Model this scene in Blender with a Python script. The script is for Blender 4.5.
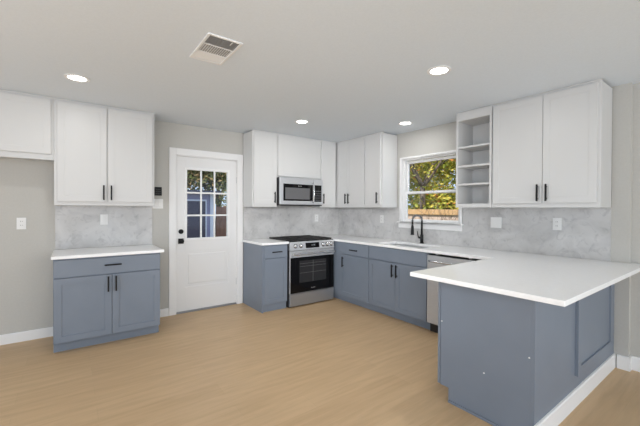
import bpy, bmesh, math, random
from mathutils import Vector, Matrix
random.seed(7)
PI = math.pi
S = bpy.context.scene
COL = S.collection
for o in list(bpy.data.objects):
    bpy.data.objects.remove(o)

# ------------------------------------------------------------------ camera
YAW, PITCH, ROLL = 0.6420, -0.0080, 0.0052
fw = Vector((math.sin(YAW), math.cos(YAW), 0)); rt = Vector((math.cos(YAW), -math.sin(YAW), 0)); up = Vector((0, 0, 1))
fw, up = fw*math.cos(PITCH)+up*math.sin(PITCH), up*math.cos(PITCH)-fw*math.sin(PITCH)
rt, up = rt*math.cos(ROLL)+up*math.sin(ROLL), up*math.cos(ROLL)-rt*math.sin(ROLL)
cd = bpy.data.cameras.new('camera'); co = bpy.data.objects.new('camera', cd); COL.objects.link(co)
cd.sensor_width = 36; cd.lens = 336.0/640*36; cd.shift_x = (320-320.25)/640; cd.shift_y = (211.42-213)/640
cd.clip_start = .02; cd.clip_end = 300
M = Matrix((rt, up, -fw)).transposed().to_4x4(); M.translation = Vector((-3.8103, -4.5477, 1.3647))
co.matrix_world = M
S.camera = co

# ------------------------------------------------------------------ light
S.view_settings.view_transform = 'Standard'; S.view_settings.look = 'None'
S.view_settings.gamma = 1; S.view_settings.use_curve_mapping = False
S.view_settings.exposure = 0.0
W = bpy.data.worlds.new('sky'); S.world = W; W.use_nodes = True
bg = W.node_tree.nodes['Background']; bg.inputs[0].default_value = (.62, .78, 1, 1); bg.inputs[1].default_value = 1.25
def lamp(name, kind, loc, rot, energy, color=(1, 1, 1), **k):
    d = bpy.data.lights.new(name, kind); d.energy = energy; d.color = color
    for a, v in k.items(): setattr(d, a, v)
    o = bpy.data.objects.new(name, d); COL.objects.link(o); o.location = loc; o.rotation_euler = rot
    return o
sun = lamp('sun', 'SUN', (0, 0, 20), (0, 0, 0), 8.0, (1, .95, .88), angle=.02)
sun.rotation_euler = Vector((.60, .12, -.79)).to_track_quat('-Z', 'Y').to_euler()
# daylight of the open living side behind the camera, plus an added lamp simulating a left window
def aim(o, t): o.rotation_euler = (Vector(t)-o.location).to_track_quat('-Z', 'Y').to_euler(); return o
lamp('daylight_rear', 'AREA', (-3.2, -8.6, 1.30), (PI/2+.12, 0, 0), 98, (1, .97, .90), shape='RECTANGLE', size=6.0, size_y=2.3)
lamp('daylight_left_fill', 'AREA', (-6.9, -4.4, 1.3), (0, -PI/2-.1, 0), 38, (.94, .98, 1), shape='RECTANGLE', size=2.2, size_y=4.0)
# photographer's flash bounced off the ceiling, then two added fill lamps
aim(lamp('bounced_flash', 'AREA', (-3.6, -6.9, .40), (0, 0, 0), 16, (.90, .96, 1), shape='RECTANGLE', size=5.0, size_y=1.0), (-2.6, -1.5, 2.45))
aim(lamp('side_ceiling_fill', 'AREA', (-6.2, -1.9, .45), (0, 0, 0), 11, (.92, .97, 1), shape='RECTANGLE', size=2.6, size_y=1.0), (-3.2, -1.4, 2.45))  # added unseen up-light to brighten the left and far ceiling
aim(lamp('soft_corner_fill', 'AREA', (-4.6, -5.6, 1.9), (0, 0, 0), 10.7, (1, 1, 1), shape='DISK', size=.9, spread=.8), (-.8, -.4, 1.0))  # added unseen lamp to lift the dim far corner
DL = dict(share=[4.1, 3.1, 2.9, 6.6], energy=1.0, color=(1, 1, .99))

# ------------------------------------------------------------------ materials
def mat(name, color, rough=.5, metal=0, **k):
    m = bpy.data.materials.new(name); m.use_nodes = True
    b = m.node_tree.nodes['Principled BSDF']
    b.inputs['Base Color'].default_value = (*color, 1); b.inputs['Roughness'].default_value = rough; b.inputs['Metallic'].default_value = metal
    if 'emit' in k:
        b.inputs['Emission Color'].default_value = (*k['emit'], 1); b.inputs['Emission Strength'].default_value = k['es']
    if 'spec' in k: b.inputs['Specular IOR Level'].default_value = k['spec']
    return m
def nodes(m): return m.node_tree.nodes, m.node_tree.links, m.node_tree.nodes['Principled BSDF']
def noisy(m, c0, c1, scale=8, detail=3, stretch=(1, 1, 1), bump=0, lo=.3, hi=.7):
    N, L, b = nodes(m)
    tc = N.new('ShaderNodeTexCoord'); mp = N.new('ShaderNodeMapping'); mp.inputs['Scale'].default_value = stretch
    n = N.new('ShaderNodeTexNoise'); n.inputs['Scale'].default_value = scale; n.inputs['Detail'].default_value = detail
    r = N.new('ShaderNodeValToRGB'); r.color_ramp.elements[0].position = lo; r.color_ramp.elements[1].position = hi
    r.color_ramp.elements[0].color = (*c0, 1); r.color_ramp.elements[1].color = (*c1, 1)
    L.new(tc.outputs['Object'], mp.inputs[0]); L.new(mp.outputs[0], n.inputs['Vector']); L.new(n.outputs['Fac'], r.inputs[0]); L.new(r.outputs[0], b.inputs['Base Color'])
    if bump:
        bp = N.new('ShaderNodeBump'); bp.inputs['Strength'].default_value = bump; bp.inputs['Distance'].default_value = .002
        L.new(n.outputs['Fac'], bp.inputs['Height']); L.new(bp.outputs[0], b.inputs['Normal'])
    return m
m_wall = noisy(mat('greige_wall_paint', (.5, .5, .47), .8), (.50, .49, .46), (.52, .51, .48), 60, 2, bump=.15)
m_ceil = noisy(mat('white_ceiling_paint', (.7, .7, .7), .9), (.69, .745, .80), (.715, .77, .825), 80, 2, bump=.1)
m_white = mat('white_cabinet_paint', (.625, .625, .62), .38)
m_trim = mat('white_trim_paint', (.80, .80, .80), .4)
m_door = mat('white_door_paint', (.74, .74, .74), .42)
m_blue = noisy(mat('slate_blue_cabinet_paint', (.17, .2, .25), .42), (.180, .212, .262), (.190, .223, .275), 5, 2)
m_quartz = noisy(mat('white_quartz', (.85, .85, .85), .16), (.90, .90, .905), (.93, .93, .935), 30, 4)
m_black = mat('matte_black_metal', (.008, .008, .009), .5, spec=.25)
m_plastic = mat('white_plastic', (.78, .78, .77), .35)
m_blackpl = mat('black_plastic', (.015, .015, .017), .3)
m_iron = mat('cast_iron', (.02, .02, .02), .55)
m_enamel = mat('black_enamel', (.012, .012, .012), .15)
m_glassblk = mat('black_oven_glass', (.005, .005, .006), .08, spec=.22)
m_ovenwin = mat('oven_window_glass', (.028, .028, .030), .12, spec=.25)
m_steel = noisy(mat('brushed_stainless', (.5, .5, .5), .36, .45), (.50, .51, .53), (.58, .59, .61), 20, 2, (1, 1, 40))
m_steeld = mat('satin_stainless', (.36, .37, .39), .30, .65)
m_bar = mat('polished_handle_steel', (.66, .67, .68), .2, .8)
m_silver = mat('silver_print', (.45, .45, .45), .4)
m_gap = mat('dark_gap', (.01, .01, .01), .8)
m_dark = mat('dark_slot_grey', (.10, .10, .10), .8)  # dark grey of the outlet slots
m_vent = mat('shaded_louvre_grey', (.28, .28, .28), .8)  # shade of the open near louvres, put into their colour
m_duct = mat('grey_duct_board', (.42, .42, .42), .9)
m_lens = mat('lit_lens', (1, 1, 1), .5, emit=(1, .98, .95), es=7)
m_lcd = mat('lit_display_digits', (.1, .1, .1), .4, emit=(.8, .9, 1), es=.35)
m_alu = mat('aluminium_threshold', (.30, .31, .33), .5, .6)

# marble look backsplash
m_marble = mat('grey_marble', (.6, .6, .6), .3)
N, L, b = nodes(m_marble)
tc = N.new('ShaderNodeTexCoord')
n1 = N.new('ShaderNodeTexNoise'); n1.inputs['Scale'].default_value = 3.2; n1.inputs['Detail'].default_value = 5; n1.inputs['Distortion'].default_value = .8
n2 = N.new('ShaderNodeTexNoise'); n2.inputs['Scale'].default_value = 14; n2.inputs['Detail'].default_value = 4; n2.inputs['Distortion'].default_value = 1.4
r1 = N.new('ShaderNodeValToRGB'); e = r1.color_ramp.elements
e[0].position = .36; e[0].color = (.465, .46, .455, 1); e[1].position = .60; e[1].color = (.58, .575, .57, 1)
r2 = N.new('ShaderNodeValToRGB'); e = r2.color_ramp.elements
e[0].position = .28; e[0].color = (.80, .80, .81, 1); e[1].position = .46; e[1].color = (1, 1, 1, 1)
wv = N.new('ShaderNodeTexWave'); wv.inputs['Scale'].default_value = 1.1; wv.inputs['Distortion'].default_value = 14; wv.inputs['Detail'].default_value = 4; wv.bands_direction = 'DIAGONAL'
r3 = N.new('ShaderNodeValToRGB'); e = r3.color_ramp.elements
e[0].position = 0; e[0].color = (.93, .93, .94, 1); e[1].position = .07; e[1].color = (1, 1, 1, 1)
mx = N.new('ShaderNodeMix'); mx.data_type = 'RGBA'; mx.blend_type = 'MULTIPLY'; mx.inputs['Factor'].default_value = 1
mx2 = N.new('ShaderNodeMix'); mx2.data_type = 'RGBA'; mx2.blend_type = 'MULTIPLY'; mx2.inputs['Factor'].default_value = 1
for q in (n1, n2, wv): L.new(tc.outputs['Object'], q.inputs['Vector'])
L.new(n1.outputs['Fac'], r1.inputs[0]); L.new(n2.outputs['Fac'], r2.inputs[0]); L.new(wv.outputs['Fac'], r3.inputs[0])
L.new(r1.outputs[0], mx.inputs['A']); L.new(r2.outputs[0], mx.inputs['B']); L.new(mx.outputs['Result'], mx2.inputs['A']); L.new(r3.outputs[0], mx2.inputs['B'])
L.new(mx2.outputs['Result'], b.inputs['Base Color'])

# plank floor, boards along X
m_floor = mat('light_oak_vinyl_planks', (.5, .4, .28), .42, spec=.35)
N, L, b = nodes(m_floor)
tc = N.new('ShaderNodeTexCoord')
bk = N.new('ShaderNodeTexBrick'); bk.offset = .37; bk.inputs['Scale'].default_value = 1; bk.inputs['Brick Width'].default_value = 1.22; bk.inputs['Row Height'].default_value = .18
bk.inputs['Mortar Size'].default_value = .0012; bk.inputs['Mortar Smooth'].default_value = .6
bk.inputs['Color1'].default_value = (.58, .40, .230, 1); bk.inputs['Color2'].default_value = (.615, .431, .252, 1); bk.inputs['Mortar'].default_value = (.53, .37, .21, 1)
mp = N.new('ShaderNodeMapping'); mp.inputs['Scale'].default_value = (1.2, 12, 1)
ng = N.new('ShaderNodeTexNoise'); ng.inputs['Scale'].default_value = 2.2; ng.inputs['Detail'].default_value = 6; ng.inputs['Distortion'].default_value = .5
rg = N.new('ShaderNodeValToRGB'); e = rg.color_ramp.elements
e[0].position = .3; e[0].color = (.90, .89, .87, 1); e[1].position = .65; e[1].color = (1.03, 1.03, 1.03, 1)
mx = N.new('ShaderNodeMix'); mx.data_type = 'RGBA'; mx.blend_type = 'MULTIPLY'; mx.inputs['Factor'].default_value = 1
L.new(tc.outputs['Object'], bk.inputs['Vector']); L.new(tc.outputs['Object'], mp.inputs[0]); L.new(mp.outputs[0], ng.inputs['Vector'])
L.new(ng.outputs['Fac'], rg.inputs[0]); L.new(bk.outputs['Color'], mx.inputs['A']); L.new(rg.outputs[0], mx.inputs['B']); L.new(mx.outputs['Result'], b.inputs['Base Color'])

m_glass = bpy.data.materials.new('clear_window_glass'); m_glass.use_nodes = True
N = m_glass.node_tree.nodes; L = m_glass.node_tree.links; N.remove(N['Principled BSDF'])
tr = N.new('ShaderNodeBsdfTransparent'); gl = N.new('ShaderNodeBsdfGlossy'); gl.inputs['Roughness'].default_value = .02
ms = N.new('ShaderNodeMixShader'); fr = N.new('ShaderNodeFresnel'); fr.inputs[0].default_value = 1.3
L.new(fr.outputs[0], ms.inputs[0]); L.new(tr.outputs[0], ms.inputs[1]); L.new(gl.outputs[0], ms.inputs[2]); L.new(ms.outputs[0], N['Material Output'].inputs[0])

def leaf_mat(name, cols):
    m = mat(name, (.2, .3, .1), .6); N, L, b = nodes(m)
    g = N.new('ShaderNodeNewGeometry'); tc = N.new('ShaderNodeTexCoord'); n = N.new('ShaderNodeTexNoise'); n.inputs['Scale'].default_value = .9
    ad = N.new('ShaderNodeMath'); ad.operation = 'MULTIPLY_ADD'; ad.inputs[1].default_value = .45
    r = N.new('ShaderNodeValToRGB'); r.color_ramp.interpolation = 'CONSTANT'
    el = r.color_ramp.elements
    for i, c in enumerate(cols):
        p = i/len(cols)
        q = el[i] if i < 2 else el.new(p)
        q.position = p; q.color = (*c, 1)
    s = N.new('ShaderNodeMath'); s.operation = 'MULTIPLY'; s.inputs[1].default_value = .55
    L.new(tc.outputs['Object'], n.inputs['Vector']); L.new(g.outputs['Random Per Island'], ad.inputs[0]); L.new(n.outputs['Fac'], s.inputs[0]); L.new(s.outputs[0], ad.inputs[2])
    L.new(ad.outputs[0], r.inputs[0]); L.new(r.outputs[0], b.inputs['Base Color'])
    tl = N.new('ShaderNodeBsdfTranslucent'); mxs = N.new('ShaderNodeMixShader'); mxs.inputs[0].default_value = .5
    L.new(r.outputs[0], tl.inputs[0]); L.new(b.outputs[0], mxs.inputs[1]); L.new(tl.outputs[0], mxs.inputs[2]); L.new(mxs.outputs[0], N['Material Output'].inputs[0])
    return m
m_leaf = leaf_mat('autumn_leaves', [(.05, .07, .02), (.20, .24, .03), (.50, .50, .08), (.32, .38, .05), (.72, .60, .10), (.80, .28, .07), (.75, .62, .38)])
m_leaf2 = leaf_mat('green_leaves', [(.02, .03, .015), (.06, .08, .03), (.16, .18, .06), (.42, .30, .14), (.75, .60, .42)])
m_bark = noisy(mat('bark', (.1, .07, .05), .9), (.05, .04, .03), (.16, .12, .09), 12, 4, (1, 1, .3))
m_grass = noisy(mat('lawn', (.1, .12, .04), .95), (.10, .13, .04), (.28, .24, .12), 3, 5)
m_fence = noisy(mat('tan_fence_boards', (.5, .35, .2), .8), (.33, .20, .09), (.44, .28, .14), 4, 3, (1, 6, 1))
m_picket = noisy(mat('pale_fence_boards', (.6, .5, .42), .8), (.36, .27, .22), (.48, .38, .32), 4, 3, (1, 8, .6))
m_redfence = noisy(mat('reddish_fence_boards', (.2, .11, .09), .8), (.17, .09, .075), (.27, .16, .13), 3, 3, (8, 1, .6))
m_siding = noisy(mat('lavender_grey_siding', (.25, .26, .4), .7), (.20, .20, .37), (.24, .24, .42), 1.5, 2, (.2, 1, 30))
m_shtrim = mat('pale_blue_trim', (.50, .55, .75), .6)
m_shdark = mat('dark_garage_panel', (.045, .042, .085), .6)
m_roof = mat('dark_shingles', (.05, .055, .09), .8)

# ------------------------------------------------------------------ mesh helpers
IDT = lambda a, d, z: (a, d, z)
BACK = lambda a, d, z: (a, -d, z)          # a = x, d = distance out from back wall
RIGHT = lambda a, d, z: (-d, -a, z)        # a = -y, d = distance out from right wall
class MB:
    def __init__(s, T=IDT): s.bm = bmesh.new(); s.T = T
    def box(s, a0, a1, d0, d1, z0, z1, bv=0):
        t = bmesh.new()
        vs = [t.verts.new((x, y, z)) for x in (a0, a1) for y in (d0, d1) for z in (z0, z1)]
        for f in ((0, 1, 3, 2), (4, 6, 7, 5), (0, 4, 5, 1), (2, 3, 7, 6), (0, 2, 6, 4), (1, 5, 7, 3)):
            t.faces.new([vs[i] for i in f])
        if bv:
            bmesh.ops.bevel(t, geom=t.edges[:], offset=bv, segments=2, affect='EDGES', profile=.5)
        s.merge(t); return s
    def merge(s, t, T=None):
        T = T or s.T; mp = {}
        for v in t.verts: mp[v] = s.bm.verts.new(T(*v.co))
        for f in t.faces:
            g = s.bm.faces.new([mp[v] for v in f.verts]); g.smooth = f.smooth
        t.free()
    def prism(s, pts, a0, a1, axis='a', bv=0):   # polygon in (d,z) extruded along a, or (a,d) along z
        t = bmesh.new()
        f = (lambda p, q: (q, p[0], p[1])) if axis == 'a' else (lambda p, q: (p[0], p[1], q))
        A = [t.verts.new(f(p, a0)) for p in pts]; B = [t.verts.new(f(p, a1)) for p in pts]
        t.faces.new(A); t.faces.new(B[::-1]); n = len(pts)
        for i in range(n): t.faces.new((A[i], B[i], B[(i+1) % n], A[(i+1) % n]))
        if bv: bmesh.ops.bevel(t, geom=t.edges[:], offset=bv, segments=2, affect='EDGES', profile=.5)
        s.merge(t); return s
    def tube(s, pts, r, n=12, caps=True):
        pts = [Vector(s.T(*p)) for p in pts]; rs = r if isinstance(r, (list, tuple)) else [r]*len(pts)
        rings = []; ref = None
        for i, p in enumerate(pts):
            d = (pts[min(i+1, len(pts)-1)]-pts[max(i-1, 0)]).normalized()
            if ref is None: ref = Vector((0, 0, 1)) if abs(d.z) < .9 else Vector((1, 0, 0))
            u = (ref-d*ref.dot(d)).normalized(); w = d.cross(u); ref = u
            rings.append([s.bm.verts.new(p+(u*math.cos(2*PI*k/n)+w*math.sin(2*PI*k/n))*rs[i]) for k in range(n)])
        for A, B in zip(rings, rings[1:]):
            for k in range(n):
                f = s.bm.faces.new((A[k], A[(k+1) % n], B[(k+1) % n], B[k])); f.smooth = True
        if caps: s.bm.faces.new(rings[0][::-1]); s.bm.faces.new(rings[-1])
        return s
    def ring(s, c, r0, r1, z0, z1, n=40):    # flat annulus, world z
        t = bmesh.new(); rows = []
        for (r, z) in ((r0, z0), (r1, z0), (r1, z1), (r0, z1)):
            rows.append([t.verts.new((c[0]+r*math.cos(2*PI*k/n), c[1]+r*math.sin(2*PI*k/n), z)) for k in range(n)])
        for i in range(4):
            A, B = rows[i], rows[(i+1) % 4]
            for k in range(n): t.faces.new((A[k], A[(k+1) % n], B[(k+1) % n], B[k]))
        s.merge(t, IDT); return s
    def shaker(s, a0, a1, z0, z1, d, th=.019, rail=.058, rec=.007):
        t = bmesh.new()
        d1 = d+th
        def R(i, dd, o=0): return [t.verts.new(p) for p in ((a0+i+o, dd, z0+i+o), (a1-i-o, dd, z0+i+o), (a1-i-o, dd, z1-i-o), (a0+i+o, dd, z1-i-o))]
        rows = [R(0, d), R(0, d1-.0015), R(.0015, d1), R(rail, d1), R(rail+.0012, d1-rec)]
        t.faces.new(rows[0]); t.faces.new(rows[-1])
        for A, B in zip(rows, rows[1:]):
            for k in range(4): t.faces.new((A[k], A[(k+1) % 4], B[(k+1) % 4], B[k]))
        s.merge(t); return s
    def pull(s, a, z, d, length, vert=True, r=.0068):
        h = length/2; o = .030
        if vert:
            s.box(a-r, a+r, d+o-r, d+o+r, z-h, z+h, .0015)
            for q in (-1, 1): s.tube([(a, d, z+q*(h-.022)), (a, d+o, z+q*(h-.022))], .0045, 8)
        else:
            s.box(a-h, a+h, d+o-r, d+o+r, z-r, z+r, .0015)
            for q in (-1, 1): s.tube([(a+q*(h-.022), d, z), (a+q*(h-.022), d+o, z)], .0045, 8)
        return s
def wloc(o):
    v = Vector((0, 0, 0))
    while o: v += o.location; o = o.parent
    return v
def put(name, mb, m, parent=None, loc=None):
    bm = mb.bm; bmesh.ops.recalc_face_normals(bm, faces=bm.faces)
    off = wloc(parent)
    if parent is None and loc is not None: off = Vector(loc)
    bmesh.ops.translate(bm, verts=bm.verts, vec=-off)
    me = bpy.data.meshes.new(name); bm.to_mesh(me); bm.free(); me.materials.append(m)
    o = bpy.data.objects.new(name, me); COL.objects.link(o); o.parent = parent
    if parent is None and loc is not None: o.location = loc
    return o
def tag(o, label, cat, group=None):
    o['label'] = label; o['category'] = cat
    if group: o['group'] = group
    return o
def thing(name, label, cat, loc, group=None):
    o = bpy.data.objects.new(name, None); COL.objects.link(o); o.location = loc; o.empty_display_size = .1
    return tag(o, label, cat, group)
def struct(o): o['kind'] = 'structure'; return o
def dup(root, loc, label):
    r = root.copy(); COL.objects.link(r); r.location = loc; r['label'] = label
    for ch in list(root.children):
        c = ch.copy(); COL.objects.link(c); c.parent = r
        for g in list(ch.children):
            d = g.copy(); COL.objects.link(d); d.parent = c
    return r

# ------------------------------------------------------------------ dimensions
CEIL = 2.445; ZB = 1.387; ZT = 2.428; CT = .915
L0, L1 = -3.928, -3.022
M0, R0, R1 = -1.800, -1.409, -0.639
K0, K1, K2, K3 = 0.655, 1.370, 2.272, 2.880      # right run (a = -y)
PX, PY0, PY1 = -1.656, -3.105, -3.744
CPX, CPK, CPY = -1.850, -3.005, -3.947
YE, YJ = -3.716, -3.840
JOG = .06

# ------------------------------------------------------------------ shell
struct(put('floor', MB().box(-6.6, 1.6, -8.2, .0, -.06, 0), m_floor))
struct(put('ceiling', MB().box(-6.6, 1.6, -8.2, .12, CEIL, CEIL+.1), m_ceil))
DX0, DX1, DZ = -2.720, -1.885, 2.050
w = MB().box(-6.6, DX0, 0, .12, 0, CEIL).box(DX1, .12, 0, .12, 0, CEIL).box(DX0, DX1, 0, .12, DZ, CEIL)
struct(put('wall_back', w, m_wall))
WY0, WY1, WZ0, WZ1 = -2.300, -1.385, 1.172, 2.075
w = MB().box(0, .12, WY1, 0, 0, CEIL).box(0, .12, YJ, WY0, 0, CEIL).box(0, .12, WY0, WY1, 0, WZ0).box(0, .12, WY0, WY1, WZ1, CEIL)
w.box(JOG, .18, -4.9, YJ, 0, CEIL)
struct(put('wall_right', w, m_wall))
struct(put('wall_left', MB().box(-6.6-.12, -6.6, -2.2, .12, 0, CEIL), m_wall))
def bboard(T, a0, a1, d=0, h=.098):
    return MB(T).prism([(d, 0), (d+.014, 0), (d+.014, h-.012), (d+.010, h-.002), (d, h)], a0, a1)
struct(put('baseboard_left', bboard(BACK, -6.59, L0-.002), m_trim))
struct(put('baseboard_back', bboard(BACK, L1+.003, -2.803), m_trim))
b1 = bboard(RIGHT, 3.768, 3.840+.014, 0, .118); 
b1.box(3.840, 3.854, -JOG+.0, .001, 0, .117)
t2 = MB(RIGHT).prism([(-JOG, 0), (-JOG+.014, 0), (-JOG+.014, .106), (-JOG+.010, .116), (-JOG, .118)], 3.854, 4.9)
mesh_tmp = bpy.data.meshes.new('tmp'); t2.bm.to_mesh(mesh_tmp); b1.bm.from_mesh(mesh_tmp); bpy.data.meshes.remove(mesh_tmp); t2.bm.free()
struct(put('baseboard_right', b1, m_trim))

# ------------------------------------------------------------------ back door
cas = MB(BACK)
cas.box(-2.800, DX0+.004, .0005, .018, 0, DZ+.080, .002); cas.box(DX1-.004, -1.812, .0005, .018, 0, DZ+.080, .002)
cas.box(DX0+.004, DX1-.004, .0005, .018, DZ-.004, DZ+.080, .002)
struct(put('trim_1', cas, m_trim))
door = bpy.data.objects.new('door_1', None); COL.objects.link(door); door.location = (-2.30, .03, 0); struct(door)
jm = MB().box(DX0, DX0+.012, .001, .119, .0, DZ).box(DX1-.012, DX1, .001, .119, 0, DZ).box(DX0+.012, DX1-.012, .001, .119, DZ-.014, DZ)
put('jamb', jm, m_trim, door)
SX0, SX1, SZ0, SZ1 = -2.706, -1.899, .022, 2.034
GX0, GX1, GZ0, GZ1 = -2.600, -2.006, .945, 1.890
sd = MB(); y0, y1 = .012, .056
sd.box(SX0, GX0, y0, y1, SZ0, SZ1, .001).box(GX1, SX1, y0, y1, SZ0, SZ1, .001).box(GX0, GX1, y0, y1, GZ1, SZ1, .001)
# lower part with one wide raised panel
sd.box(GX0, GX1, y0, y1, .80, GZ0, .001).box(GX0, GX1, y0, y1, SZ0, .33, .001)
sd.box(GX0, GX1, y0+.009, y1, .33, .80)
sd.box(GX0+.040, GX1-.040, y0+.001, y1, .37, .76, .006)
put('door_slab', sd, m_door, door)
lf = MB()
fwid = .024
lf.box(GX0-.006, GX0+fwid, .004, .050, GZ0-.006, GZ1+.006, .003).box(GX1-fwid, GX1+.006, .004, .050, GZ0-.006, GZ1+.006, .003)
lf.box(GX0+fwid, GX1-fwid, .004, .050, GZ0-.006, GZ0+fwid, .003).box(GX0+fwid, GX1-fwid, .004, .050, GZ1-fwid, GZ1+.006, .003)
lite = put('lite_frame', lf, m_trim, door)
gw = (GX1-GX0-2*fwid); gh = GZ1-GZ0-2*fwid
mu = MB()
for i in (1, 2):
    x = GX0+fwid+gw*i/3; mu.box(x-.011, x+.011, .008, .024, GZ0+fwid, GZ1-fwid, .003)
    z = GZ0+fwid+gh*i/3; mu.box(GX0+fwid, GX1-fwid, .009, .023, z-.011, z+.011, .003)
put('muntin_grid', mu, m_trim, lite)
put('pane', MB().box(GX0+fwid, GX1-fwid, .028, .034, GZ0+fwid, GZ1-fwid), m_glass, lite)
put('deadbolt', MB().tube([(-2.652, .011, 1.060), (-2.652, -.004, 1.060)], .030, 24).tube([(-2.652, -.004, 1.060), (-2.652, -.010, 1.060)], .020, 20).box(-2.656, -2.648, -.026, -.009, 1.045, 1.075, .002), m_black, door)
kn = MB().box(-2.686, -2.618, .003, .0115, .902, .970, .003)
kn.tube([(-2.652, .004, .936), (-2.652, -.022, .936)], .012, 16)
kn.tube([(-2.652, -.020, .936), (-2.652, -.026, .936), (-2.652, -.040, .936), (-2.652, -.052, .936), (-2.652, -.056, .936)], [.014, .024, .028, .024, .012], 20)
put('door_knob', kn, m_black, door)
put('threshold', MB().box(DX0+.013, DX1-.013, -.010, .119, .0, .020, .003), m_alu, door)
put('hinge', MB().box(SX1+.0005, SX1+.003, .004, .012, .28, .37), m_steeld, door)
put('hinge', MB().box(SX1+.0005, SX1+.003, .004, .012, 1.72, 1.81), m_steeld, door)

# ------------------------------------------------------------------ window over the sink
win = bpy.data.objects.new('window_1', None); COL.objects.link(win); win.location = (.07, (WY0+WY1)/2, WZ0); struct(win)
fr_ = MB()
def frame4(mb, x0, x1, ya, yb, za, zb, wd, bv=.002):
    mb.box(x0, x1, ya, ya+wd, za, zb, bv).box(x0, x1, yb-wd, yb, za, zb, bv).box(x0, x1, ya+wd, yb-wd, za, za+wd, bv).box(x0, x1, ya+wd, yb-wd, zb-wd, zb, bv)
frame4(fr_, .045, .115, WY0+.001, WY1-.001, WZ0+.001, WZ1-.001, .022)
put('window_frame', fr_, m_trim, win)
zm = 1.592
sa = MB(); frame4(sa, .080, .105, WY0+.03, WY1-.03, zm-.015, WZ1-.03, .034)
s1 = put('sash', sa, m_trim, win)
put('pane', MB().box(.090, .094, WY0+.065, WY1-.065, zm+.02, WZ1-.065), m_glass, s1)
sa = MB(); frame4(sa, .052, .078, WY0+.03, WY1-.03, WZ0+.024, zm+.022, .030)
s2 = put('sash', sa, m_trim, win)
put('pane', MB().box(.062, .066, WY0+.061, WY1-.061, WZ0+.055, zm-.009), m_glass, s2)
put('sash_lock', MB().box(.040, .051, -1.87, -1.82, zm+.0, zm+.020, .003), m_plastic, s2)
sl = MB(); sl.box(-.045, .044, WY0+.001, WY1-.001, WZ0+.0005, WZ0+.016, .002); sl.box(-.045, -.0005, WY0-.045, WY1+.045, WZ0+.0005, WZ0+.016, .004)
sl.box(-.020, -.0005, WY0-.030, WY1+.030, WZ0-.070, WZ0, .003)
put('window_sill', sl, m_trim, win)
rv = MB().box(.001, .044, WY1-.007, WY1-.001, WZ0+.017, WZ1-.001).box(.001, .044, WY0+.001, WY0+.007, WZ0+.017, WZ1-.001).box(.001, .044, WY0+.007, WY1-.007, WZ1-.007, WZ1-.001)
put('jamb_liner', rv, m_trim, win)
cs = MB(); cs.box(-.012, -.0005, WY1-.003, WY1+.022, WZ0+.017, WZ1+.022, .002).box(-.012, -.0005, WY0-.022, WY0+.003, WZ0+.017, WZ1+.022, .002).box(-.012, -.0005, WY0+.003, WY1-.003, WZ1-.003, WZ1+.022, .002)
put('window_casing', cs, m_trim, win)

# ------------------------------------------------------------------ backsplash
o = put('backsplash', MB(BACK).box(L0, L1+.03, .0005, .010, CT+.001, ZB-.001), m_marble, loc=(L0, -.001, CT+.001))
tag(o, 'grey marbled backsplash over the lone cabinet left of the door', 'backsplash')
o = put('backsplash', MB(BACK).box(M0, -.0005, .0005, .010, CT+.001, ZB-.001).box(R0+.004, R1-.004, .0005, .010, ZB-.001, 1.412), m_marble, loc=(M0, -.001, CT+.001))
tag(o, 'grey marbled backsplash on the wall behind the stove', 'backsplash')
sp = MB(RIGHT).box(.0105, -WY1-.032, .0005, .010, CT+.001, ZB-.001).box(-WY1-.032, -WY0+.032, .0005, .010, CT+.001, WZ0-.071).box(-WY0+.032, -YE, .0005, .010, CT+.001, ZB-.001)
o = put('backsplash', sp, m_marble, loc=(-.001, -.0105, CT+.001))
tag(o, 'grey marbled backsplash running under the window to the peninsula', 'backsplash')

# ------------------------------------------------------------------ cabinets
def base_body(T, a0, a1, root, toe_d=.54, side0=False, front=.608):
    b = MB(T).box(a0, a1, .012, front, .100, .884, .001)
    if side0: b.box(a0, a0+.018, .012, front, 0, .0995)
    put('carcass', b, m_blue, root)
    put('toe_kick', MB(T).box(a0+(.0185 if side0 else 0), a1, .02, toe_d, 0, .099), m_blue, root)
def front(T, kind, a0, a1, z0, z1, root, pull, d=.609, m=None, plen=.15, rail=.058):
    m = m or m_blue
    mb = MB(T)
    if kind == 'drawer': mb.box(a0, a1, d, d+.019, z0, z1, .0015)
    else: mb.shaker(a0, a1, z0, z1, d, rail=rail)
    o = put(kind, mb, m, root)
    if pull: put('handle', MB(T).pull(pull[0], pull[1], d+.0195, plen, kind != 'drawer'), m_black, o)
    return o

# left lone cabinet
c = thing('base_cabinet', 'slate blue base cabinet with one drawer and two doors standing alone left of the door', 'cabinet', ((L0+L1)/2, -.3, 0))
base_body(BACK, L0, L1, c)
front(BACK, 'drawer', L0+.004, L1-.004, .712, .872, c, ((-3.46), .800), plen=.145)
front(BACK, 'door', L0+.004, -3.469, .106, .702, c, (-3.500, .612), plen=.150)
front(BACK, 'door', -3.465, L1-.004, .106, .702, c, (-3.434, .612), plen=.150)
o = put('countertop', MB(BACK).box(L0-.015, L1+.035, .001, .637, .885, CT, .003), m_quartz, loc=(L0, -.3, .885)); tag(o, 'short white quartz countertop left of the white door', 'countertop')
# between door and stove
c = thing('base_cabinet', 'narrow slate blue cabinet with one drawer and one door left of the stove', 'cabinet', ((M0+R0)/2, -.3, 0))
base_body(BACK, M0, R0-.012, c, toe_d=.58, side0=True)
front(BACK, 'drawer', M0+.020, R0-.030, .712, .872, c, (-1.605, .790), plen=.145)
front(BACK, 'door', M0+.020, R0-.030, .112, .702, c, None, rail=.055)
o = put('countertop', MB(BACK).box(M0-.022, R0-.004, .001, .637, .885, CT, .003), m_quartz, loc=(M0, -.3, .885)); tag(o, 'small white quartz countertop between the door and the stove', 'countertop')
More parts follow.
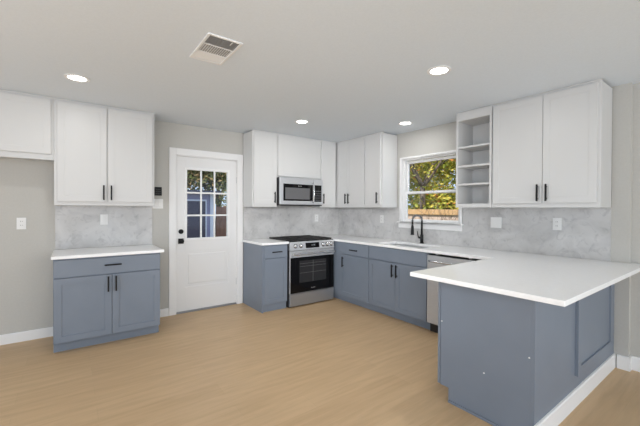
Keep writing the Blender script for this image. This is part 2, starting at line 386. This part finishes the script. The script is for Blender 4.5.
# right run
c = thing('base_cabinet', 'slate blue base cabinet with small drawer and door right of the stove', 'cabinet', (-.3, -(K0+K1)/2, 0))
b = MB(RIGHT).box(.02, K1, .012, .608, .100, .884, .001)
put('carcass', b, m_blue, c); put('toe_kick', MB(RIGHT).box(.02, K1, .02, .54, 0, .099), m_blue, c)
front(RIGHT, 'drawer', .790, K1-.004, .716, .868, c, (1.090, .787), plen=.15)
front(RIGHT, 'door', .790, K1-.004, .112, .702, c, (.862, .600), plen=.150)
c = thing('base_cabinet', 'slate blue two door sink cabinet under the window', 'cabinet', (-.3, -(K1+K2)/2, 0))
SKX0, SKX1, SKY0, SKY1 = -.530, -.175, -2.140, -1.440
b = MB(RIGHT).box(K1+.001, K2, .012, .608, .100, .640, .001).box(K1+.001, K2, .590, .608, .640, .884).box(K1+.001, K1+.019, .012, .590, .640, .884).box(K2-.018, K2, .012, .590, .640, .884)
put('carcass', b, m_blue, c); put('toe_kick', MB(RIGHT).box(K1+.001, K2, .02, .54, 0, .099), m_blue, c)
front(RIGHT, 'drawer', K1+.005, K2-.004, .716, .870, c, None)
front(RIGHT, 'door', K1+.005, 1.819, .112, .704, c, (1.788, .610), plen=.155)
front(RIGHT, 'door', 1.823, K2-.004, .112, .704, c, (1.856, .610), plen=.155)

# dishwasher
c = thing('dishwasher', 'stainless steel dishwasher between sink cabinet and peninsula', 'dishwasher', (-.3, -(K2+K3)/2, 0))
put('tub', MB(RIGHT).box(K2+.004, K3-.004, .03, .590, .100, .866), m_gap, c)
dd = put('door', MB(RIGHT).box(K2+.005, K3-.005, .592, .628, .112, .858, .004), m_steel, c)
hb = [(K2+.045, .655, .800), (K2+.09, .668, .800)]+[(K2+.09+i*.085, .672, .800) for i in range(1, 6)]+[(K3-.045, .655, .800)]
hm = MB(RIGHT).tube(hb, .011, 12).tube([(K2+.055, .628, .800), (K2+.055, .658, .800)], .009, 10).tube([(K3-.055, .628, .800), (K3-.055, .658, .800)], .009, 10)
put('handle', hm, m_bar, dd)
put('mounting_bracket', MB(RIGHT).box(K2+.10, K2+.13, .56, .606, .867, .884), m_steeld, c)
put('mounting_bracket', MB(RIGHT).box(K3-.13, K3-.10, .56, .606, .867, .884), m_steeld, c)
put('toe_kick', MB(RIGHT).box(K2+.004, K3-.004, .05, .56, .0, .098), m_blackpl, c)

# peninsula
c = thing('peninsula_cabinet', 'slate blue kitchen peninsula with plain end panel and framed back', 'cabinet', ((PX)/2, (PY0+PY1)/2, 0))
b = MB()
b.prism([(PY0-.025, .100), (PY0-.025, .884), (PY1+.020, .884), (PY1+.020, 0), (PY0-.090, 0), (PY0-.090, .100)], PX, -.001)
b.box(-.607, -.001, PY0-.022, -K3-.001, .100, .884); b.box(-.54, -.001, PY0-.022, -K3-.001, 0, .100)
put('carcass', b, m_blue, c)
for k in range(2):
    x0 = PX+k*.520
    mb = MB(lambda a, d, z: (a, PY0-.021+d, z)); mb.shaker(x0, x0+.514, .104, .876, 0)
    dp = put('door', mb, m_blue, c)
    mb = MB(lambda a, d, z: (a, PY0-.002+d, z)); mb.pull(x0+(.47 if k == 0 else .045), .77, .0005, .15); put('handle', mb, m_black, dp)
put('back_panel', MB().box(PX, -.001, PY1, PY1+.0195, 0, .884), m_blue, c)
bp = MB(lambda a, d, z: (a, PY1-.0003-d, z))
bp.shaker(-.985, -.130, .208, .883, 0, th=.020, rail=.060, rec=.012)
put('raised_panel', bp, m_blue, c)
put('base_trim', MB(lambda a, d, z: (a, PY1-.0005-d, z)).prism([(0, 0), (.014, 0), (.014, .106), (.010, .116), (0, .118)], PX-.012, -.001), m_trim, c)
put('shoe_strip', MB().box(PX-.011, PX-.0005, PY1-.0, PY0-.092, 0, .018, .003), m_blue, c)
ho = MB()
for (y, z) in ((-3.449, .305), (-3.715, .50), (-3.14, .56)):
    s_ = put('screw_cap', MB().tube([(PX-.0004, y, z), (PX-.0030, y, z)], .005, 12), m_plastic, c); s_['label'] = 'small white screw cap'
# L-shaped worktop with sink cut-out
t = MB(); z0, z1 = .885, CT
xs = [-.637, SKX0, SKX1, -.001]; ys = [CPK, SKY0, SKY1, -.001]
tb = bmesh.new()
gx = [CPX, -.637, SKX0, SKX1, -.001, JOG-.001]; gy = [CPY, YJ-.001, CPK, SKY0, SKY1, -.001]
def cell(i, j):
    x, y = (gx[i]+gx[i+1])/2, (gy[j]+gy[j+1])/2
    if x > -.001: return y < YJ
    if y < CPK: return True
    if x < -.637: return False
    return not (SKX0 < x < SKX1 and SKY0 < y < SKY1)
V = {}
def gv(i, j, k):
    if (i, j, k) not in V: V[(i, j, k)] = tb.verts.new((gx[i], gy[j], (z0, z1)[k]))
    return V[(i, j, k)]
cells = {(i, j) for i in range(5) for j in range(5) if cell(i, j)}
for (i, j) in cells:
    for k in (0, 1): tb.faces.new([gv(i, j, k), gv(i+1, j, k), gv(i+1, j+1, k), gv(i, j+1, k)])
    for (di, dj, A, B) in ((-1, 0, (i, j), (i, j+1)), (1, 0, (i+1, j), (i+1, j+1)), (0, -1, (i, j), (i+1, j)), (0, 1, (i, j+1), (i+1, j+1))):
        if (i+di, j+dj) not in cells: tb.faces.new([gv(*A, 0), gv(*B, 0), gv(*B, 1), gv(*A, 1)])
bmesh.ops.recalc_face_normals(tb, faces=tb.faces)
sharp = [e for e in tb.edges if len(e.link_faces) == 2 and e.calc_face_angle() > .5]
bmesh.ops.bevel(tb, geom=sharp, offset=.003, segments=2, affect='EDGES', profile=.5)
t.merge(tb)
o = put('countertop', t, m_quartz, loc=(-.3, -2.0, .885)); tag(o, 'large white quartz countertop, L-shaped, over sink run and peninsula', 'countertop')
# sink
c = thing('kitchen_sink', 'undermount steel sink sunk in the countertop below the window', 'sink', ((SKX0+SKX1)/2, (SKY0+SKY1)/2, .66))
b = MB(); x0, x1, y0, y1 = SKX0-.004, SKX1+.004, SKY0-.004, SKY1+.004
b.box(x0-.02, x0, y0-.02, y1+.02, .68, .884).box(x1, x1+.02, y0-.02, y1+.02, .68, .884).box(x0, x1, y0-.02, y0, .68, .884).box(x0, x1, y1, y1+.02, .68, .884).box(x0-.02, x1+.02, y0-.02, y1+.02, .660, .68)
put('basin', b, m_steel, c)
put('drain', MB().ring(((x0+x1)/2, (y0+y1)/2), .012, .045, .6802, .684, 24), m_steeld, c)
# faucet
FX, FY = -.080, -1.800
c = thing('kitchen_faucet', 'black pull-down spring faucet behind the sink', 'faucet', (FX, FY, CT))
put('base', MB().tube([(FX, FY, CT+.0005), (FX, FY, CT+.012)], .027, 24).tube([(FX, FY, CT+.012), (FX, FY, CT+.115)], .021, 20), m_black, c)
arc = [(FX, FY, CT+.115), (FX, FY, CT+.30)]
R = .062; ux, uy = -.80, .60
for k in range(1, 17):
    a = PI*k/16; q = R-R*math.cos(a); arc.append((FX+ux*q, FY+uy*q, CT+.30+R*1.1*math.sin(a)))
ex, ey = FX+ux*2*R, FY+uy*2*R
arc.append((ex, ey, CT+.235))
put('spout', MB().tube(arc, [.014]+[.0115]*(len(arc)-1), 14), m_black, c)
hel = []
for k in range(0, 18*12):
    s = k/(18*12-1)*(len(arc)-2); i = min(int(s), len(arc)-3); f = s-i
    p = Vector(arc[1+i]).lerp(Vector(arc[2+i]), f) if i+2 < len(arc) else Vector(arc[-1])
    d = (Vector(arc[min(2+i, len(arc)-1)])-Vector(arc[1+i])).normalized()
    n1_ = Vector((uy, -ux, 0)); n2_ = d.cross(n1_); an = 2*PI*k/8
    hel.append(tuple(p+(n1_*math.cos(an)+n2_*math.sin(an))*.0135))
put('spring', MB().tube(hel, .0022, 5), m_steeld, c)
put('spray_head', MB().tube([(ex, ey, CT+.240), (ex, ey, CT+.215), (ex, ey, CT+.125), (ex, ey, CT+.112)], [.013, .018, .020, .026], 18), m_black, c)
put('lever', MB().tube([(FX, FY, CT+.075), (FX-.01, FY+.040, CT+.075)], .015, 14).tube([(FX-.01, FY+.045, CT+.070), (FX-.014, FY+.062, CT+.16)], [.007, .004], 10), m_black, c)

# ------------------------------------------------------------------ range
c = thing('gas_range', 'stainless steel gas range with black oven door and cast iron grates', 'stove', ((R0+R1)/2, -.33, 0))
A0, A1 = R0+.001, R1-.003
put('body', MB(BACK).box(A0, A1, .02, .625, .012, .900, .001), m_blackpl, c)
ct = MB(BACK).box(A0, A1, .012, .640, .9005, .914, .003); put('cooktop', ct, m_enamel, c)
cp = MB(BACK).prism([(.600, .790), (.668, .790), (.645, .905), (.600, .905)], A0, A1, bv=.002)
cpo = put('control_panel', cp, m_steel, c)
def onpanel(z, out): # face of the tilted panel
    return .668-(z-.790)*.2+out
for a in (A0+.085, A0+.175, A1-.205, A1-.130, A1-.055):
    z = .848; d0 = onpanel(z, .001)
    put('knob_skirt', MB(BACK).tube([(a, d0-.002, z), (a, d0+.004, z+.001)], .031, 20), m_blackpl, cpo)
    kb = MB(BACK).tube([(a, d0+.0045, z+.001), (a, d0+.006, z+.001), (a, d0+.007, z+.001), (a, d0+.030, z+.006), (a, d0+.033, z+.006)], [.026, .026, .020, .018, .015], 20)
    kb.box(a-.0045, a+.0045, d0+.030, d0+.040, z-.012, z+.022, .001)
    put('knob', kb, m_bar, cpo)
ds = MB(BACK).prism([(onpanel(.812, .0005), .812), (onpanel(.812, .003), .812), (onpanel(.884, .003), .884), (onpanel(.884, .0005), .884)], A0+.255, A0+.490)
dsp = put('display', ds, m_glassblk, cpo)
dg = MB(BACK)
def seg(mb, a, z, ch, s=.010, d=None):
    pos = {'t': (0, 2*s, 1), 'm': (0, s, 1), 'b': (0, 0, 1), 'tl': (0, s, 0), 'tr': (s, s, 0), 'bl': (0, 0, 0), 'br': (s, 0, 0)}
    for q in ch.split():
        x, zz, h = pos[q]; zc = z+zz; dd = onpanel(zc, .0032)
        if h: mb.box(a+x, a+x+s, dd, dd+.0006, zc-.0008, zc+.0008)
        else: mb.box(a+x-.0008, a+x+.0008, onpanel(zc+s/2, .0030), onpanel(zc+s/2, .0042), zc, zc+s)
seg(dg, A0+.345, .842, 'tr br'); seg(dg, A0+.363, .842, 't m b tr bl'); seg(dg, A0+.388, .842, 't b tl tr bl br'); seg(dg, A0+.406, .842, 't b tl tr bl br')
put('digits', dg, m_lcd, dsp)
dr = put('oven_door', MB(BACK).box(A0+.002, A1-.002, .626, .655, .196, .782, .003), m_steel, c)
put('door_glass', MB(BACK).box(A0+.006, A1-.006, .6555, .661, .200, .690, .002), m_glassblk, dr)
wn = MB(BACK).box(A0+.150, A1-.150, .6612, .6620, .335, .640); wo = put('oven_window', wn, m_ovenwin, dr)
rk = MB(BACK)
for z in (.47, .56, .60):
    rk.box(A0+.155, A1-.155, .6621, .6624, z-.002, z+.002)
rk.box(A0+.378, A0+.384, .6621, .6624, .337, .638)
put('rack_lines', rk, mat('oven_rack_grey', (.10, .10, .10), .3), wo)
hb = MB(BACK).box(A0+.012, A1-.012, .690, .712, .722, .756, .009)
for a in (A0+.045, A1-.045): hb.box(a-.012, a+.012, .655, .692, .726, .748, .003)
put('handle', hb, m_bar, dr)
lg = MB(BACK)
for i, wd in enumerate((.007, .006, .003, .006, .006, .007, .006)):
    a = A0+.350+i*.0105; lg.box(a, a+wd, .6612, .6616, .243, .251)
put('badge', lg, m_silver, dr)
put('storage_drawer', MB(BACK).box(A0+.002, A1-.002, .626, .658, .022, .190, .004), m_steeld, c)
put('kick_plate', MB(BACK).box(A0+.01, A1-.01, .06, .600, .0, .0115), m_blackpl, c)
for k in range(3):
    ga0 = A0+.012+k*.248; ga1 = ga0+.240
    g = MB(BACK)
    for dd_ in (.045, .615): g.box(ga0, ga1, dd_-.006, dd_+.006, .919, .934, .002)
    for aa in (ga0+.006, ga1-.006): g.box(aa-.006, aa+.006, .051, .609, .919, .934, .002)
    g.box((ga0+ga1)/2-.005, (ga0+ga1)/2+.005, .051, .609, .921, .937, .002)
    for dd_ in (.19, .33, .47): g.box(ga0+.012, ga1-.012, dd_-.005, dd_+.005, .921, .937, .002)
    for aa in (ga0+.008, ga1-.008):
        for dd_ in (.05, .61): g.box(aa-.006, aa+.006, dd_-.006, dd_+.006, .9145, .921)
    put('grate', g, m_iron, c)
for (a, d, r) in ((A0+.13, .19, .040), (A0+.13, .47, .050), (A1-.13, .19, .036), (A1-.13, .47, .046), ((A0+A1)/2, .33, .045)):
    bu = MB(BACK).tube([(a, d, .9142), (a, d, .9175)], r, 24); bo = put('burner', bu, m_steeld, c)
    put('burner_cap', MB(BACK).tube([(a, d, .9177), (a, d, .9205)], r*.7, 24), m_iron, bo)

# ------------------------------------------------------------------ microwave
c = thing('microwave', 'stainless over-the-range microwave with vertical handle', 'microwave', ((R0+R1)/2, -.2, 1.413))
B0, B1 = R0-.014, R1-.024
put('housing', MB(BACK).box(B0, B1, .012, .372, 1.416, 1.812, .001), m_blackpl, c)
fd = put('door', MB(BACK).box(B0, B1-.175, .373, .402, 1.424, 1.811, .005), m_steel, c)
put('door_window', MB(BACK).box(B0+.055, B1-.190, .4025, .405, 1.478, 1.722, .001), m_glassblk, fd)
put('inner_window', MB(BACK).box(B0+.085, B1-.250, .4052, .4058, 1.500, 1.668), mat('microwave_mesh_grey', (.12, .12, .125), .35), fd)
hp = []
for k in range(9):
    tt = k/8; hp.append((B1-.196, .418+.030*math.sin(PI*tt), 1.455+tt*.300))
put('handle', MB(BACK).tube(hp, .011, 12).tube([(B1-.196, .402, 1.470), (B1-.196, .425, 1.470)], .008, 8).tube([(B1-.196, .402, 1.740), (B1-.196, .425, 1.740)], .008, 8), m_bar, fd)
pn = put('control_panel', MB(BACK).box(B1-.173, B1, .373, .402, 1.424, 1.811, .005), m_steel, c)
put('keypad', MB(BACK).box(B1-.158, B1-.028, .4025, .405, 1.470, 1.722, .001), m_glassblk, pn)
kk = MB(BACK)
for i in range(3):
    for j in range(5): kk.box(B1-.146+i*.038, B1-.146+i*.038+.028, .4052, .4056, 1.485+j*.034, 1.485+j*.034+.018)
put('key', kk, mat('key_print_grey', (.06, .06, .065), .4), pn)['kind'] = 'stuff'
put('vent_grille', MB(BACK).box(B0+.01, B1-.01, .05, .395, 1.408, 1.4155), m_gap, c)
lg = MB(BACK)
for i, wd in enumerate((.008, .007, .003, .007, .007, .008)):
    a = B0+.300+i*.012; lg.box(a, a+wd, .4052, .4056, 1.692, 1.700)
put('badge', lg, m_silver, fd)

# ------------------------------------------------------------------ wall cabinets
UD = .315
def upper(T, a0, a1, label, loc, doors, z0=ZB, zd=None, pulls=(), d0=.0105, top=ZT, name='wall_cabinet', side_trim=None):
    c = thing(name, label, 'cabinet', loc)
    b = MB(T).box(a0, a1, d0 if z0 < 1.5 else .001, UD, z0, top, .001)
    b.box(a0, a1, UD-.012, UD+.004, top, CEIL-.001)
    put('carcass', b, m_white, c)
    zd = zd or z0+.040
    for i, (p, q) in enumerate(doors):
        dp = put('door', MB(T).shaker(p, q, zd, top-.012, UD+.0005, rail=.057, rec=.0018), m_white, c)
        if i < len(pulls) and pulls[i] is not None:
            put('handle', MB(T).pull(pulls[i], zd+.095, UD+.020, .155), m_black, dp)
    return c
upper(BACK, L0, L1-.004, 'white two door wall cabinet above the lone blue cabinet', ((L0+L1)/2, -.15, ZB), [(-3.905, -3.4905), (-3.478, -3.050)], pulls=(-3.518, -3.450))
cfr = upper(BACK, -4.870, L0-.002, 'short white cabinet above the refrigerator space at far left', (-4.4, -.15, 1.850), [(-4.846, -4.401), (-4.397, -3.952)], z0=1.845, pulls=())
put('light_rail', MB(BACK).box(-4.870, L0-.002, UD-.02, UD+.010, 1.828, 1.8445, .002), m_white, cfr)
upper(BACK, M0-.007, R0-.018, 'tall white single door wall cabinet left of the microwave', ((M0+R0)/2, -.15, ZB), [(-1.790, -1.440)], pulls=(-1.478,))
upper(BACK, R0-.016, R1-.019, 'short white wall cabinet over the microwave', ((R0+R1)/2, -.15, 1.815), [(-1.414, -.668)], z0=1.815, zd=1.833)
upper(BACK, R1-.017, -.336, 'narrow white wall cabinet right of the microwave in the corner', (-.48, -.15, ZB), [(-.640, -.352)], pulls=(-.612,))
upper(RIGHT, .002, .980, 'white two door corner wall cabinet right of the stove', (-.15, -.5, ZB), [(.352, .610), (.614, .968)], pulls=(.578, .646))
upper(RIGHT, .982, 1.318, 'white single door wall cabinet at the left of the window', (-.15, -1.15, ZB), [(.992, 1.288)], pulls=(1.245,))
upper(RIGHT, 2.832, 3.716, 'large white two door wall cabinet above the peninsula', (-.15, -3.28, ZB), [(2.846, 3.293), (3.297, 3.694)], pulls=(3.262, 3.334))
# open shelf unit
c = thing('open_shelf_cabinet', 'white open shelf unit right of the window', 'shelf', (-.15, -2.63, ZB))
s0, s1 = 2.435, 2.830
b = MB(RIGHT).box(s0, s0+.022, .0105, UD+.018, ZB, ZT, .001).box(s1-.022, s1, .0105, UD+.018, ZB, ZT, .001).box(s0+.022, s1-.022, .0105, .018, ZB, ZT)
b.box(s0+.022, s1-.022, .018, UD+.018, ZB, ZB+.040, .001).box(s0+.022, s1-.022, .018, UD+.018, ZT-.085, ZT, .001).box(s0, s1, UD-.012, UD+.004, ZT, CEIL-.001)
put('carcass', b, m_white, c)
for z in (1.640, 1.840, 2.050):
    put('shelf_board', MB(RIGHT).box(s0+.0225, s1-.0225, .0185, UD+.008, z-.010, z+.010, .001), m_white, c)

# ------------------------------------------------------------------ wall plates
def plate(T, a, z, label, cat, kind, wd=.074, dd=.0105):
    c = thing({'outlet': 'wall_outlet', 'blank': 'wall_plate', 'switch': 'wall_switch'}[kind], label, cat, T(a, dd, z))
    put('cover_plate', MB(T).box(a-wd/2, a+wd/2, dd, dd+.006, z-.059, z+.059, .002), m_plastic, c)
    n = 2 if wd > .1 else 1
    for i in range(n):
        aa = a+(i-(n-1)/2)*.046
        if kind == 'outlet':
            for q in (-.020, .020):
                f = put('socket', MB(T).box(aa-.016, aa+.016, dd+.0062, dd+.009, z+q-.014, z+q+.014, .002), m_plastic, c)
                put('slots', MB(T).box(aa-.008, aa-.005, dd+.0091, dd+.0094, z+q-.003, z+q+.007).box(aa+.005, aa+.008, dd+.0091, dd+.0094, z+q-.003, z+q+.007), m_dark, f)
        else:
            put('rocker', MB(T).box(aa-.016, aa+.016, dd+.0062, dd+.010, z-.033, z+.033, .002), m_plastic, c)
plate(BACK, -4.197, 1.199, 'white outlet on the bare grey wall at far left', 'outlet', 'outlet', dd=.0005)
plate(BACK, -3.491, 1.229, 'white wall plate on backsplash above the lone cabinet', 'switch', 'switch')
plate(BACK, -.498, 1.210, 'white plate on backsplash just right of the stove', 'outlet', 'outlet')
plate(RIGHT, 1.030, 1.214, 'white plate on backsplash at the left of the window', 'outlet', 'outlet')
plate(RIGHT, 2.729, 1.222, 'wide double white plate under the open shelf end', 'switch', 'switch', wd=.118)
plate(RIGHT, 3.312, 1.228, 'white plate under the large two door wall cabinet', 'outlet', 'outlet')
plate(BACK, -2.928, 1.415, 'white double switch plate below the black keypad', 'switch', 'switch', wd=.120, dd=.0005)
c = thing('thermostat', 'small black wall thermostat keypad beside the door casing', 'thermostat', (-2.926, 0, 1.568))
put('backplate', MB(BACK).box(-2.974, -2.880, .0005, .006, 1.510, 1.630, .003), m_wall, c)
bd = put('body', MB(BACK).box(-2.968, -2.886, .0062, .022, 1.517, 1.623, .004), m_black, c)
tb_ = MB(BACK)
for j in range(3):
    for i in range(3): tb_.box(-2.954+i*.020, -2.954+i*.020+.013, .0222, .0226, 1.538+j*.027, 1.542+j*.027)
put('key_marks', tb_, mat('dim_key_print', (.10, .10, .10), .5), bd)['kind'] = 'stuff'

# ------------------------------------------------------------------ ceiling fixtures
def downlight(x, y, label):
    c = thing('recessed_light', label, 'ceiling light', (x, y, CEIL), 'recessed ceiling lights')
    put('trim_ring', MB().ring((x, y), .066, .090, CEIL-.006, CEIL-.0005), m_trim, c)
    t = bmesh.new(); bmesh.ops.create_circle(t, cap_ends=True, segments=40, radius=.0655, matrix=Matrix.Translation((x, y, CEIL-.003)))
    r = bmesh.ops.extrude_face_region(t, geom=t.faces[:]); bmesh.ops.translate(t, vec=(0, 0, .0024), verts=[v for v in r['geom'] if isinstance(v, bmesh.types.BMVert)])
    mb = MB(); mb.merge(t); put('lens', mb, m_lens, c)
    return c
spots = [(-3.755, -1.085, 'recessed light nearest the left wall cabinets'), (-1.497, -1.065, 'recessed light in front of the microwave'),
         (-.430, -1.800, 'recessed light above the sink beside the window'), (-1.507, -2.999, 'largest recessed light, above the peninsula kitchen side')]
d0 = downlight(*spots[0])
for s in spots[1:]: dup(d0, (s[0], s[1], CEIL), s[2])
for (x, y, _) in spots:
    lamp('downlight_lamp', 'AREA', (x, y, CEIL-.012), (0, 0, 0), DL['energy']*DL['share'][spots.index((x, y, _))], DL['color'], shape='DISK', size=.12)

# ceiling register
c = thing('ceiling_vent', 'white square ceiling air vent with three louvre banks', 'vent', (-3.010, -2.270, CEIL))
vx0, vx1, vy0, vy1 = -3.125, -2.895, -2.475, -2.065
f = MB(); frame = .018
f.box(vx0, vx0+frame, vy0, vy1, CEIL-.008, CEIL-.0005, .002).box(vx1-frame, vx1, vy0, vy1, CEIL-.008, CEIL-.0005, .002)
f.box(vx0+frame, vx1-frame, vy0, vy0+frame, CEIL-.008, CEIL-.0005, .002).box(vx0+frame, vx1-frame, vy1-frame, vy1, CEIL-.008, CEIL-.0005, .002)
a0, a1 = vy0+frame, vy1-frame; th_ = (a1-a0)/3
f.box(vx0+frame, vx1-frame, a0+th_-.003, a0+th_+.003, CEIL-.007, CEIL-.0015).box(vx0+frame, vx1-frame, a0+2*th_-.003, a0+2*th_+.003, CEIL-.007, CEIL-.0015)
put('frame', f, m_trim, c)
put('duct_back', MB().box(vx0+.01, vx1-.01, vy0+.01, vy1-.01, CEIL-.0012, CEIL-.0006), m_duct, c)
def fin(mb, p0, p1, w_, tilt, along):
    # thin slanted blade between the two points
    c_, s_ = math.cos(tilt)*w_/2, math.sin(tilt)*w_/2
    t = bmesh.new(); q = .0006
    for (p, k) in ((p0, 0), (p1, 1)):
        for (u, v) in ((-c_, -s_), (c_, s_), (c_, s_+q), (-c_, -s_+q)):
            t.verts.new((p[0], p[1]+u, p[2]+v) if along == 'x' else (p[0]+u, p[1], p[2]+v))
    t.verts.ensure_lookup_table(); V_ = t.verts
    t.faces.new(V_[0:4]); t.faces.new(V_[4:8])
    for k in range(4): t.faces.new((V_[k], V_[(k+1) % 4], V_[4+(k+1) % 4], V_[4+k]))
    mb.merge(t, IDT)
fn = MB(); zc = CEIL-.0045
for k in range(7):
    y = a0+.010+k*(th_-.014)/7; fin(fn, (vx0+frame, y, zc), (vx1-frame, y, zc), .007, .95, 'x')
put('louvre_bank', fn, m_vent, c)['label'] = 'louvre bank with shade in its grey'
fn = MB()
for k in range(13):
    x = vx0+frame+.008+k*.0150; fin(fn, (x, a0+th_+.004, zc), (x, a0+2*th_-.004, zc), .010, .45, 'y')
put('louvre_bank', fn, m_trim, c)
fn = MB()
for k in range(8):
    y = a0+2*th_+.009+k*(th_-.012)/8; fin(fn, (vx0+frame, y, zc), (vx1-frame, y, zc), .0155, -.22, 'x')
put('louvre_bank', fn, m_trim, c)
put('damper_lever', MB().box(-2.965, -2.959, vy0+.022, vy0+.062, CEIL-.012, CEIL-.0075, .001), m_trim, c)

# ------------------------------------------------------------------ outside
GZ = -.25
def grow(mb, p, d, L_, r, depth, tips):
    pts = [p]; rs = [r]; n = 4
    for i in range(n):
        d = (d+Vector((random.gauss(0, .12), random.gauss(0, .12), random.gauss(.02, .06)))).normalized()
        p = p+d*L_/n; pts.append(p); rs.append(r*(1-.45*(i+1)/n)); 
        if depth <= 2: tips.append(p.copy())
    mb.tube([tuple(q) for q in pts], rs, 7 if depth > 1 else 5)
    if depth == 0: return
    for k in range(3 if depth > 1 else 4):
        a = random.uniform(0, 2*PI); sp_ = random.uniform(.45, .95)
        nd = (d*math.cos(sp_)+Vector((math.cos(a), math.sin(a), random.uniform(-.1, .5)))*math.sin(sp_)).normalized()
        grow(mb, pts[-1] if k < 2 else pts[-2], nd, L_*random.uniform(.62, .82), rs[-1]*.75, depth-1, tips)
def leaves(centres, n, spread, size):
    bm = bmesh.new()
    for i in range(n):
        c_ = random.choice(centres)
        p = c_+Vector((random.gauss(0, spread), random.gauss(0, spread), random.gauss(0, spread)))
        u = Vector((random.gauss(0, 1), random.gauss(0, 1), random.gauss(0, 1))).normalized(); v = u.orthogonal().normalized()
        s = size*random.uniform(.6, 1.3)
        w_ = u.cross(v)*s*.12
        a, b_, c2, d_ = [bm.verts.new(q) for q in (p-u*s, p+v*s*.5+w_, p+u*s, p-v*s*.5+w_)]
        bm.faces.new((a, b_, c2, d_))
    mb = MB(); mb.bm.free(); mb.bm = bm; return mb
def tree(x, y, h, label, lm, nl, spread=.35, size=.07, r=.14, group='trees in the garden', depth=4, trunk=.30, extra=None):
    c = thing('tree', label, 'tree', (x, y, GZ), group)
    mb = MB(); tips = []
    p0 = Vector((x, y, GZ)); p1 = Vector((x+.1, y+.05, GZ+h*trunk))
    mb.tube([tuple(p0), tuple(p0.lerp(p1, .5)+Vector((.04, 0, 0))), tuple(p1)], [r*1.25, r, r*.9], 10)
    for k in range(4):
        a = k*PI/2+random.uniform(-.4, .4)
        grow(mb, p1, Vector((math.cos(a)*.75, math.sin(a)*.75, 1)).normalized(), h*.24, r*.6, depth-1, tips)
    put('trunk', mb, m_bark, c)
    put('foliage', leaves(tips, nl, spread, size), lm, c)
    return c
struct(put('ground', MB().box(-40, 45, .13, 50, GZ-.2, GZ).box(.19, 45, -12, .13, GZ-.2, GZ), m_grass))
# seen through the sink window
tree(8.4, 4.45, 5.6, 'leafy autumn tree with dark forked trunk behind the tan fence, seen through the sink window', m_leaf, 6500, .48, .085, .13, group=None, trunk=.46)
tree(11.5, 7.2, 6.0, 'yellow-green tree farther back at the left of the sink window view', m_leaf, 9000, .65, .12, .16, group=None)
tree(12.0, 3.4, 6.0, 'yellow-green tree farther back at the right of the sink window view', m_leaf, 9000, .65, .12, .16, group=None)
def bush(x, y, w_, h_, n, lm, label, size=.06):
    c = thing('bush', label, 'bush', (x, y, GZ))
    mb = MB(); cs_ = []
    for k in range(9):
        a = random.uniform(0, 2*PI); t = Vector((x+math.cos(a)*w_*.5*random.random(), y+math.sin(a)*w_*.5, GZ+h_*random.uniform(.6, 1)))
        mb.tube([(x, y, GZ), tuple(Vector((x, y, GZ)).lerp(t, .5)+Vector((0, 0, .08))), tuple(t)], [.02, .012, .005], 6)
        for q in range(9): cs_.append(Vector((x, y, GZ)).lerp(t, .15+.85*q/8))
    put('stems', mb, m_bark, c); put('foliage', leaves(cs_, n, w_*.17, size), lm, c)
for (x, y, lb) in ((9.5, 1.6, 'yellow-green bush behind the tan fence at the right'), (9.6, 5.4, 'yellow-green bush behind the tan fence at the left'), (10.0, 3.2, 'yellow-green bush behind the tan fence, mid view')):
    bush(x, y, 2.4, 2.5, 8000, m_leaf, lb, .105)
c = thing('wooden_fence', 'tan wooden garden fence with wide top rail, seen through the sink window', 'fence', (6.2, 3, GZ))
b = MB()
for k in range(60): b.box(6.20, 6.225, -2.0+k*.15, -2.0+k*.15+.138, GZ, 1.178)
put('pickets', b, m_picket, c)
b = MB().box(6.14, 6.198, -2.0, 7.0, 1.18, 1.36, .01).box(6.14, 6.198, -2.0, 7.0, .1, .2, .01); put('rail', b, m_fence, c)
c = thing('bare_shrub', 'bare twiggy shrub in front of the fence outside the sink window', 'shrub', (4.6, .9, GZ))
b = MB(); tips = []
for k in range(6):
    a = random.uniform(0, 2*PI)
    grow(b, Vector((4.6, .9, GZ)), Vector((math.cos(a)*.4, math.sin(a)*.6, 1)).normalized(), .95, .022, 2, tips)
put('stems', b, m_bark, c)
# seen through the back door
c = thing('garage', 'lavender grey garage with dark door, seen through the back door panes', 'building', (-3, 8.5, GZ))
gy = 7.2
b = MB().box(-7.5, .31, gy, gy+5, GZ, 1.90); put('wall', b, m_siding, c)
b = MB().prism([(gy-.30, 1.88), (gy-.30, 1.96), (gy+2.5, 2.06), (gy+5.3, 1.96), (gy+5.3, 1.88)], -7.8, .45); put('roof', b, m_roof, c)
put('garage_door', MB().box(-4.4, -.02, gy-.03, gy-.005, GZ, 1.60), m_shdark, c)
put('corner_post', MB().box(.14, .305, gy-.06, gy-.008, GZ, 1.87), m_shtrim, c)
put('door_trim', MB().box(-.018, .02, gy-.04, gy-.008, GZ, 1.66).box(-4.4, -.018, gy-.04, gy-.008, 1.605, 1.66), m_shtrim, c)
c = thing('board_fence', 'reddish brown board fence beside the garage, seen through the back door', 'fence', (3, 8, GZ))
b = MB()
for k in range(40): b.box(.65+k*.16, .65+k*.16+.150, 8.0, 8.03, GZ, 1.42)
put('boards', b, m_redfence, c)
put('rail', MB().box(.65, 7.0, 7.95, 7.998, .95, 1.05).box(.65, 7.0, 7.95, 7.998, 0, .1), m_redfence, c)
tree(-.8, 17.5, 7.0, 'tall tree over the garage roof, at the left of the back door panes', m_leaf2, 8000, .65, .13, .2, group=None)
tree(3.4, 15.5, 6.0, 'tall tree over the garage roof, at the right of the back door panes', m_leaf2, 8000, .65, .13, .2, group=None)
tree(7.5, 19, 6.5, 'distant tree behind the reddish fence', m_leaf2, 13000, .6, .14, .2, group=None)
bush(3.2, 10.5, 2.6, 2.6, 5000, m_leaf2, 'leafy bush rising behind the reddish board fence', .08)
